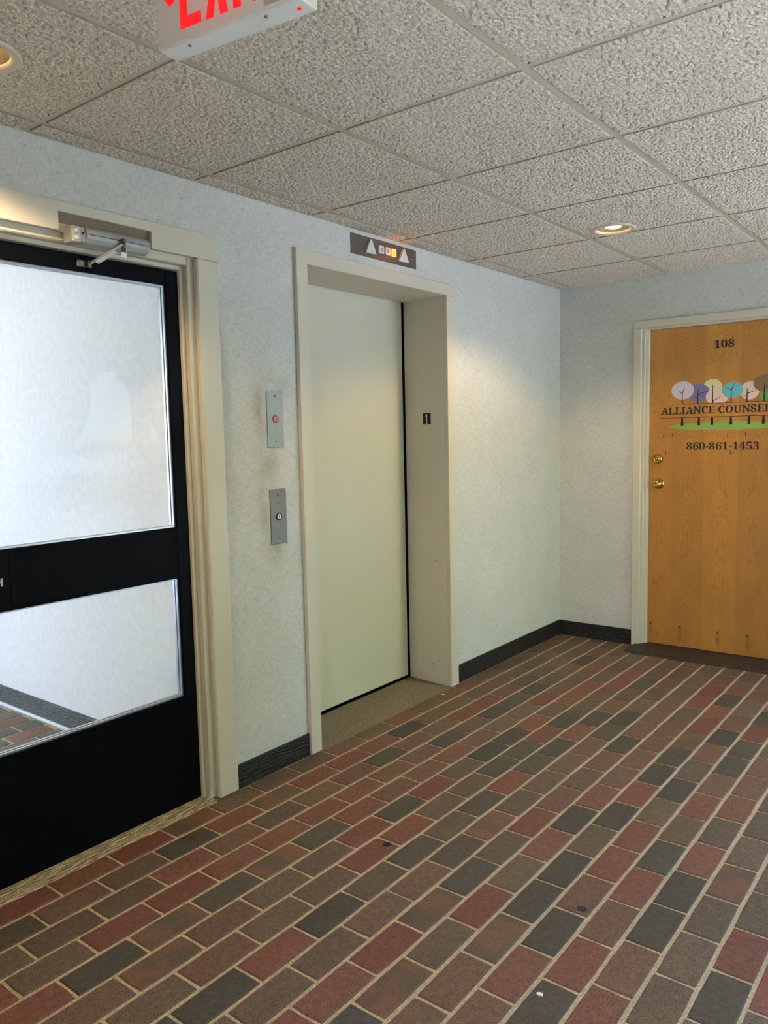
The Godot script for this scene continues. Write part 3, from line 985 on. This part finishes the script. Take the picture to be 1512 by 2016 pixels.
	for s in [0, 1]:
		var w := func(x0: float, x1: float) -> Array:
			return [x0, x1] if s == 0 else [2.091 - x1, 2.091 - x0]
		var q: Array = w.call(0.503, 0.553)
		part("side_casing", box(Vector3(q[0], 0.002, 0), Vector3(q[1], 1.996, 0.018), 0.003), M.cream, o)
		st = mb()
		q = w.call(0.54, 0.568)
		bx(st, Vector3(q[0], 0.012, -0.15), Vector3(q[1], 2.02, -0.004), 0.002)
		q = w.call(0.568, 0.586)
		bx(st, Vector3(q[0], 0.012, -0.15), Vector3(q[1], 2.002, -0.028), 0.002)
		part("jamb", st, M.cream, o)
	part("head_casing", box(Vector3(0.503, 1.996, 0), Vector3(1.588, 2.044, 0.018), 0.003), M.cream, o)
	st = mb()
	bx(st, Vector3(0.568, 1.986, -0.15), Vector3(1.523, 2.02, -0.028), 0.002)
	bx(st, Vector3(0.568, 2.0, -0.028), Vector3(1.523, 2.02, -0.004), 0.002)
	part("head_jamb", st, M.cream, o)
	part("room_behind", box(Vector3(0.5, -0.02, -0.2), Vector3(1.6, 2.1, -0.151)), M.dark, o)
	o = setting("trim_8", "dark worn oak threshold below the wooden office door", "threshold")
	st = mb()
	prism(st, PackedVector2Array([Vector2(0.12, 0.0), Vector2(0.12, 0.014), Vector2(-0.17, 0.012), Vector2(-0.2, 0.003), Vector2(-0.2, 0.0)]), 0.528, 1.57, Transform3D(Basis(Vector3(0, 0, -1), Vector3(0, 1, 0), Vector3(1, 0, 0)), Vector3.ZERO))
	part("saddle", st, M.oak, o)


# ---------------------------------------------------------------- fittings
func downlight(at: Vector3, label: String) -> void:
	var t := thing("recessed_downlight", label, "light", at, "ceiling downlights")
	var y := -0.006
	part("trim_ring", lathe(mb(true), [Vector2(0.0735, 0.004 + y), Vector2(0.078, -0.005 + y), Vector2(0.095, -0.007 + y), Vector2(0.101, -0.003 + y), Vector2(0.101, 0.0 + y)], 56), M.flange, t)
	part("baffle", lathe(mb(true), [Vector2(0.05, 0.05), Vector2(0.062, 0.03), Vector2(0.0745, 0.002), Vector2(0.0745, -0.003)], 48), M.baffle, t, "stepped champagne metal baffle")
	part("socket_plate", lathe(mb(true), [Vector2(0.0, 0.09), Vector2(0.05, 0.09), Vector2(0.05, 0.05)], 48), M.baffle, t)
	part("can", lathe(mb(true), [Vector2(0.086, -0.002), Vector2(0.086, 0.1), Vector2(0.0, 0.1)], 32), M.dark, t)
	part("lamp_bulb", lathe(mb(true), [Vector2(0.0, -0.004), Vector2(0.02, -0.002), Vector2(0.034, 0.003), Vector2(0.041, 0.011), Vector2(0.042, 0.02), Vector2(0.03, 0.05), Vector2(0.0, 0.07)], 40), M.bulb, t)
	var l := SpotLight3D.new()
	l.name = "lamp_light"
	l.light_color = Color(1.0, 0.87, 0.68)
	l.light_energy = 1.2
	l.light_size = 0.04
	l.spot_range = 12.0
	l.spot_attenuation = 2.0
	l.spot_angle = 70.0
	l.spot_angle_attenuation = 0.35
	l.shadow_enabled = true
	l.position = Vector3(0, -0.016, 0)
	l.rotation.x = -PI / 2
	t.add_child(l)


func exit_sign() -> void:
	var t := thing("exit_sign", "white hanging exit sign with red letters and arrow", "sign", Vector3(1.0648, 2.1, 3.9286))
	t.rotation.y = deg_to_rad(6.586)
	part("housing", bx(mb(), Vector3(0, 0, -0.0436), Vector3(0.312, 0.192, 0), 0.0025), M.sign, t)
	part("bottom_tray", bx(mb(), Vector3(0.004, -0.003, -0.046), Vector3(0.33, 0.001, -0.003), 0.001), M.white, t)
	part("end_cap", bx(mb(), Vector3(0.312, -0.001, -0.05), Vector3(0.33, 0.19, -0.012), 0.003), M.sign, t)
	part("canopy", bx(mb(), Vector3(0.09, 0.192, -0.04), Vector3(0.22, 0.204, -0.004), 0.002), M.white, t)
	var f := Transform3D(Basis(), Vector3(0, 0, 0))
	var h := 0.17
	var b := 0.0205
	var s := 0.0175
	var glow := func(called: String, pts: Array):
		part(called, prism(mb(), PackedVector2Array(pts), -0.001, 0.0008, f), M.exit_red, t, "glowing red letter" if called == "letter" else "glowing red arrow")
	glow.call("letter", [Vector2(0.061, b), Vector2(0.112, b), Vector2(0.112, b + 0.0195), Vector2(0.0785, b + 0.0195), Vector2(0.0785, 0.086), Vector2(0.106, 0.086), Vector2(0.106, 0.1045), Vector2(0.0785, 0.1045), Vector2(0.0785, h - 0.0195), Vector2(0.112, h - 0.0195), Vector2(0.112, h), Vector2(0.061, h)])
	glow.call("letter", [Vector2(0.1235, b), Vector2(0.1415, b), Vector2(0.1493, 0.066), Vector2(0.157, b), Vector2(0.175, b), Vector2(0.159, 0.0955), Vector2(0.174, h), Vector2(0.1565, h), Vector2(0.1493, 0.125), Vector2(0.142, h), Vector2(0.1245, h), Vector2(0.1395, 0.0955)])
	glow.call("letter", [Vector2(0.187, b), Vector2(0.187 + s, b), Vector2(0.187 + s, h), Vector2(0.187, h)])
	glow.call("letter", [Vector2(0.2325, b), Vector2(0.25, b), Vector2(0.25, h - 0.0195), Vector2(0.267, h - 0.0195), Vector2(0.267, h), Vector2(0.2155, h), Vector2(0.2155, h - 0.0195), Vector2(0.2325, h - 0.0195)])
	glow.call("arrow", [Vector2(0.012, 0.0955), Vector2(0.036, 0.067), Vector2(0.052, 0.0745), Vector2(0.034, 0.0955), Vector2(0.052, 0.1165), Vector2(0.036, 0.124)])
	part("rating_label", bx(mb(), Vector3(0.254, 0.006, 0), Vector3(0.292, 0.018, 0.0005)), mat(srgb(190, 172, 146), 0.6), t, "small faded tan label")
	for x in [0.07, 0.2486]:
		part("screw", tube(mb(true), Vector3(x, -0.0055, -0.012), Vector3(x, -0.001, -0.012), 0.003), M.screw, t)
	part("indicator_lamp", tube(mb(true), Vector3(0.31, -0.005, -0.024), Vector3(0.31, -0.002, -0.024), 0.0035), M.exit_red, t)
	var l := OmniLight3D.new()
	l.name = "sign_light"
	l.light_color = Color(1.0, 0.1, 0.1)
	l.light_energy = 0.004
	l.light_size = 0.08
	l.omni_range = 8.0
	l.omni_attenuation = 2.0
	l.shadow_enabled = true
	l.position = Vector3(0.15, 0.095, 0.03)
	t.add_child(l)


func door_closer() -> void:
	var t := thing("door_closer", "grey metal door closer with bright folding arm above glass door", "door closer", Vector3(0.0, 2.0, 3.36))
	# extruded body with rounded front, local z runs along the wall
	var pts := PackedVector2Array([Vector2(0, 0.004), Vector2(0.022, 0.0), Vector2(0.04, 0.004), Vector2(0.05, 0.015), Vector2(0.053, 0.027), Vector2(0.05, 0.04), Vector2(0.04, 0.05), Vector2(0.022, 0.054), Vector2(0, 0.052)])
	part("body", prism(mb(), pts, -0.135, 0.095), M.grey_paint, t)
	part("seam", bx(mb(), Vector3(0.05, 0.0255, -0.13), Vector3(0.0535, 0.0275, 0.09)), M.dark, t)
	part("end_block", bx(mb(), Vector3(0, 0.0, 0.095), Vector3(0.044, 0.048, 0.118), 0.004), M.grey_paint, t)
	var plate := part("mounting_plate", bx(mb(), Vector3(0, -0.004, 0.116), Vector3(0.052, 0.046, 0.146), 0.003), M.grey_paint, t)
	for y in [0.011, 0.031]:
		part("screw", lathe(mb(true), [Vector2(0.0075, 0), Vector2(0.0075, 0.001), Vector2(0.005, 0.0035), Vector2(0, 0.0045)], 20, Transform3D(Basis(Vector3(0, -1, 0), Vector3(1, 0, 0), Vector3(0, 0, 1)), Vector3(0.052, y, 0.132))), M.chrome, plate)
	part("valve", tube(mb(true), Vector3(0.043, 0.028, 0.106), Vector3(0.0455, 0.028, 0.106), 0.004), M.ink, t)
	var px := 0.062
	part("spindle", lathe(mb(true), [Vector2(0, -0.012), Vector2(0.008, -0.012), Vector2(0.008, 0.004), Vector2(0.0065, 0.005), Vector2(0.0065, 0.009), Vector2(0.0085, 0.01), Vector2(0.0085, 0.018), Vector2(0.0065, 0.019), Vector2(0.0065, 0.022), Vector2(0.0085, 0.023), Vector2(0.0085, 0.03), Vector2(0, 0.032)], 24, Transform3D(Basis(), Vector3(px, 0.0, -0.026))), M.bronze, t)
	# arm: from the spindle down to the shoe on the door
	var a := Vector3(px - 0.004, 0.008, -0.018)
	var b := Vector3(-0.03, -0.044, 0.042)
	var z := (b - a).normalized()
	var x := Vector3.UP.cross(z).normalized()
	var arm := Transform3D(Basis(x, z.cross(x), z), a)
	part("arm", bx(mb(), Vector3(-0.007, -0.003, -0.012), Vector3(0.004, 0.004, (b - a).length() + 0.004), 0.0015, arm), M.chrome, t)
	part("arm_sleeve", bx(mb(), Vector3(-0.011, -0.011, 0.02), Vector3(0.007, -0.004, (b - a).length() * 0.8), 0.002, arm), M.chrome, t)
	part("elbow_plate", prism(mb(), PackedVector2Array([Vector2(0, 0.0), Vector2(0.02, 0.012), Vector2(0.018, -0.016), Vector2(-0.004, -0.012)]), -0.0015, 0.0015, Transform3D(Basis(Vector3(0, 0, -1), Vector3(0, 1, 0), Vector3(1, 0, 0)), Vector3(px + 0.004, -0.014, -0.014))), M.chrome, t)
	part("shoe", bx(mb(), Vector3(-0.045, -0.056, 0.028), Vector3(-0.036, -0.034, 0.082), 0.002), M.screw, t)
	part("shoe_pin", tube(mb(true), Vector3(-0.028, -0.058, 0.046), Vector3(-0.028, -0.034, 0.046), 0.006), M.screw, t)


func call_plates() -> void:
	for i in 2:
		var y0: float = [1.341, 0.9475][i]
		var t := thing("call_plate", ["brushed steel plate with red-ringed button, upper of the two", "brushed steel elevator call plate with black-ringed arrow button, lower of the two"][i], "call plate", Vector3(0, y0, 2.581), "steel plates beside the elevator")
		part("plate", bx(mb(), Vector3(0, 0, 0), Vector3(0.0045, [0.2285, 0.2245][i], 0.0895), 0.0015), [M.steel, M.dull_steel][i], t)
		for y in [[0.025, 0.2065], [0.022, 0.2005]][i]:
			var s := part("screw", lathe(mb(true), [Vector2(0.0045, 0), Vector2(0.004, 0.0012), Vector2(0, 0.0018)], 16, Transform3D(Basis(Vector3(0, -1, 0), Vector3(1, 0, 0), Vector3(0, 0, 1)), Vector3(0.0045, y, 0.0447))), M.screw, t)
			part("slot", bx(mb(), Vector3(0.0055, y - 0.0007, 0.0412), Vector3(0.0066, y + 0.0007, 0.0482)), M.ink, s)
		var by: float = [0.115, 0.112][i]
		var face := Transform3D(Basis(Vector3(0, -1, 0), Vector3(1, 0, 0), Vector3(0, 0, 1)), Vector3(0.0045, by, 0.0447))
		var ring := part("button_ring", lathe(mb(true), [Vector2(0.0165, 0), Vector2(0.0165, 0.002), Vector2(0.015, 0.0035), Vector2(0.0112, 0.0035), Vector2(0.0105, 0.001)], 36, face), [M.red_plastic, M.ink][i], t, ["dark red ring", "black ring"][i])
		part("button", lathe(mb(true), [Vector2(0.0108, 0), Vector2(0.0105, 0.003), Vector2(0.009, 0.0036), Vector2(0, 0.0036)], 32, face), [mat(srgb(206, 150, 140), 0.4), M.white][i], t, ["pinkish push button", "white push button with a black arrow"][i])
		if i == 0:
			part("button_mark", lathe(mb(true), [Vector2(0.0055, 0.0036), Vector2(0.0055, 0.0042), Vector2(0.0035, 0.0042), Vector2(0.0035, 0.0036)], 24, face), M.red_plastic, ring)
			part("pilot_hole", tube(mb(true), Vector3(0.0045, 0.0807, 0.0447), Vector3(0.005, 0.0807, 0.0447), 0.002), M.ink, t)
		else:
			var fx := facing_x(Vector3(0.0082, by, 0.0447))
			part("arrow", prism(mb(), PackedVector2Array([Vector2(0, 0.007), Vector2(0.0052, 0.0005), Vector2(0.002, 0.0005), Vector2(0.002, -0.0062), Vector2(-0.002, -0.0062), Vector2(-0.002, 0.0005), Vector2(-0.0052, 0.0005)]), 0, 0.0004, fx), M.ink, ring)
			for q in [[0.033, 0.036], [0.038, 0.047], [0.049, 0.052], [0.054, 0.058]]:
				part("engraving", bx(mb(), Vector3(0.0044, 0.1675, q[0]), Vector3(0.0048, 0.1695, q[1])), M.ink, t)
			part("key_hole", tube(mb(true), Vector3(0.0045, 0.1085, 0.0125), Vector3(0.005, 0.1085, 0.0125), 0.0026), M.ink, t)


func indicator() -> void:
	var t := thing("floor_indicator", "dark bronze floor indicator panel above the elevator, number three lit", "indicator", Vector3(0, 2.193, 1.625))
	part("plate", bx(mb(), Vector3(0, 0, 0), Vector3(0.005, 0.09, 0.4965), 0.001), M.bronze, t)
	for z in [0.474, 0.0295]:
		part("screw", tube(mb(true), Vector3(0.005, 0.0445, z), Vector3(0.0062, 0.0445, z), 0.003), M.chrome, t)
	for z in [0.3655, 0.112]:
		# a raised translucent arrow
		var f := facing_x(Vector3(0.005, 0, z))
		var st := prism(mb(), PackedVector2Array([Vector2(-0.0385, 0.0165), Vector2(0.0385, 0.0165), Vector2(0.004, 0.079), Vector2(-0.004, 0.079)]), 0, 0.011, f)
		part("arrow", st, M.plastic, t, "white plastic up arrow")
	for i in 3:
		var z: float = [0.2885, 0.2415, 0.195][i]
		var lit := i == 2
		var f := facing_x(Vector3(0.005, 0.046, z))
		var pts := PackedVector2Array()
		for c in [[1, 1, 0], [-1, 1, 1], [-1, -1, 2], [1, -1, 3]]:
			for k in 5:
				var th: float = PI / 2 * (c[2] + k / 4.0)
				pts.append(Vector2(c[0] * 0.0125, c[1] * 0.0125) + Vector2(cos(th), sin(th)) * 0.0055)
		var b := part("button", prism(mb(), pts, 0, 0.011, f), M.lit_button if lit else M.plastic, t, "glowing amber number cap" if lit else "white number cap")
		words(str(i + 1), ["Droid Sans"], 600, Vector2(0.005 if i == 0 else 0.0095, 0.0185), mat(srgb(110, 74, 30), 0.6) if lit else M.ink, b, "numeral", f * Transform3D(Basis(), Vector3(0, 0, 0.011)), 0.0006)
	var l := OmniLight3D.new()
	l.name = "indicator_light"
	l.light_color = Color(1.0, 0.55, 0.2)
	l.light_energy = 0.002
	l.light_size = 0.015
	l.omni_range = 6.0
	l.omni_attenuation = 2.0
	l.shadow_enabled = true
	l.position = Vector3(0.04, 0.046, 0.195)
	t.add_child(l)


func floor_number() -> void:
	# on the splayed right jamb of the elevator
	var along := Vector3(0.281, 0, 0.028).normalized()
	var nrm := Vector3.UP.cross(along) * -1.0
	var n := Vector3(-along.z, 0, along.x)
	var t := thing("floor_number_sign", "small black square sign with white numeral one on elevator jamb", "sign", Vector3(-0.125, 1.4315, 1.378 - 0.125 * 0.0996))
	t.transform.basis = Basis(along, Vector3.UP, n)
	part("plate", bx(mb(), Vector3(-0.028, 0, 0), Vector3(0.028, 0.0605, 0.002), 0.0008), M.ink, t)
	words("1", ["Droid Serif"], 400, Vector2(0.018, 0.05), M.white, t, "numeral", Transform3D(Basis(), Vector3(-0.001, 0.03, 0.002)), 0.001)
	part("edge", bx(mb(), Vector3(0.028, 0.001, 0), Vector3(0.0295, 0.06, 0.0022)), M.white, t)


func litter() -> void:
	var spots := [[0.7418, 2.8908, "black flattened gum spot on red brick near the glass door"], [1.423, 2.8458, "black flattened gum spot on brown brick at right foreground"]]
	var n := 0
	for s in spots:
		var t := thing("gum_spot", s[2], "gum", Vector3(s[0], 0.0005, s[1]), "gum spots on the floor")
		var pts := PackedVector2Array()
		for k in 20:
			var a := TAU * k / 20
			var r := 0.0125 * (1.0 + 0.14 * sin(a * 2.0 + n) + 0.06 * sin(a * 5.0))
			pts.append(Vector2(cos(a) * r, sin(a) * r))
		part("gum", prism(mb(), pts, -0.001, 0.0012, Transform3D(Basis(Vector3(1, 0, 0), Vector3(0, 0, -1), Vector3(0, 1, 0)), Vector3.ZERO)), M.dark, t)
		n += 1
	for s in [[0.0446, 1.5038, 0.008, "small white paint chip on the brick by the elevator"], [1.486, 3.2364, 0.0085, "small white paint chip on dark brick at bottom right"]]:
		var t := thing("paint_chip", s[3], "chip", Vector3(s[0], 0.0005, s[1]), "white chips on the floor")
		var r: float = s[2]
		part("chip", prism(mb(), PackedVector2Array([Vector2(-r, -r * 0.3), Vector2(-r * 0.2, -r * 0.6), Vector2(r, -r * 0.2), Vector2(r * 0.7, r * 0.6), Vector2(-r * 0.5, r * 0.5)]), -0.001, 0.003, Transform3D(Basis(Vector3(1, 0, 0), Vector3(0, 0, -1), Vector3(0, 1, 0)), Vector3.ZERO)), M.white, t)
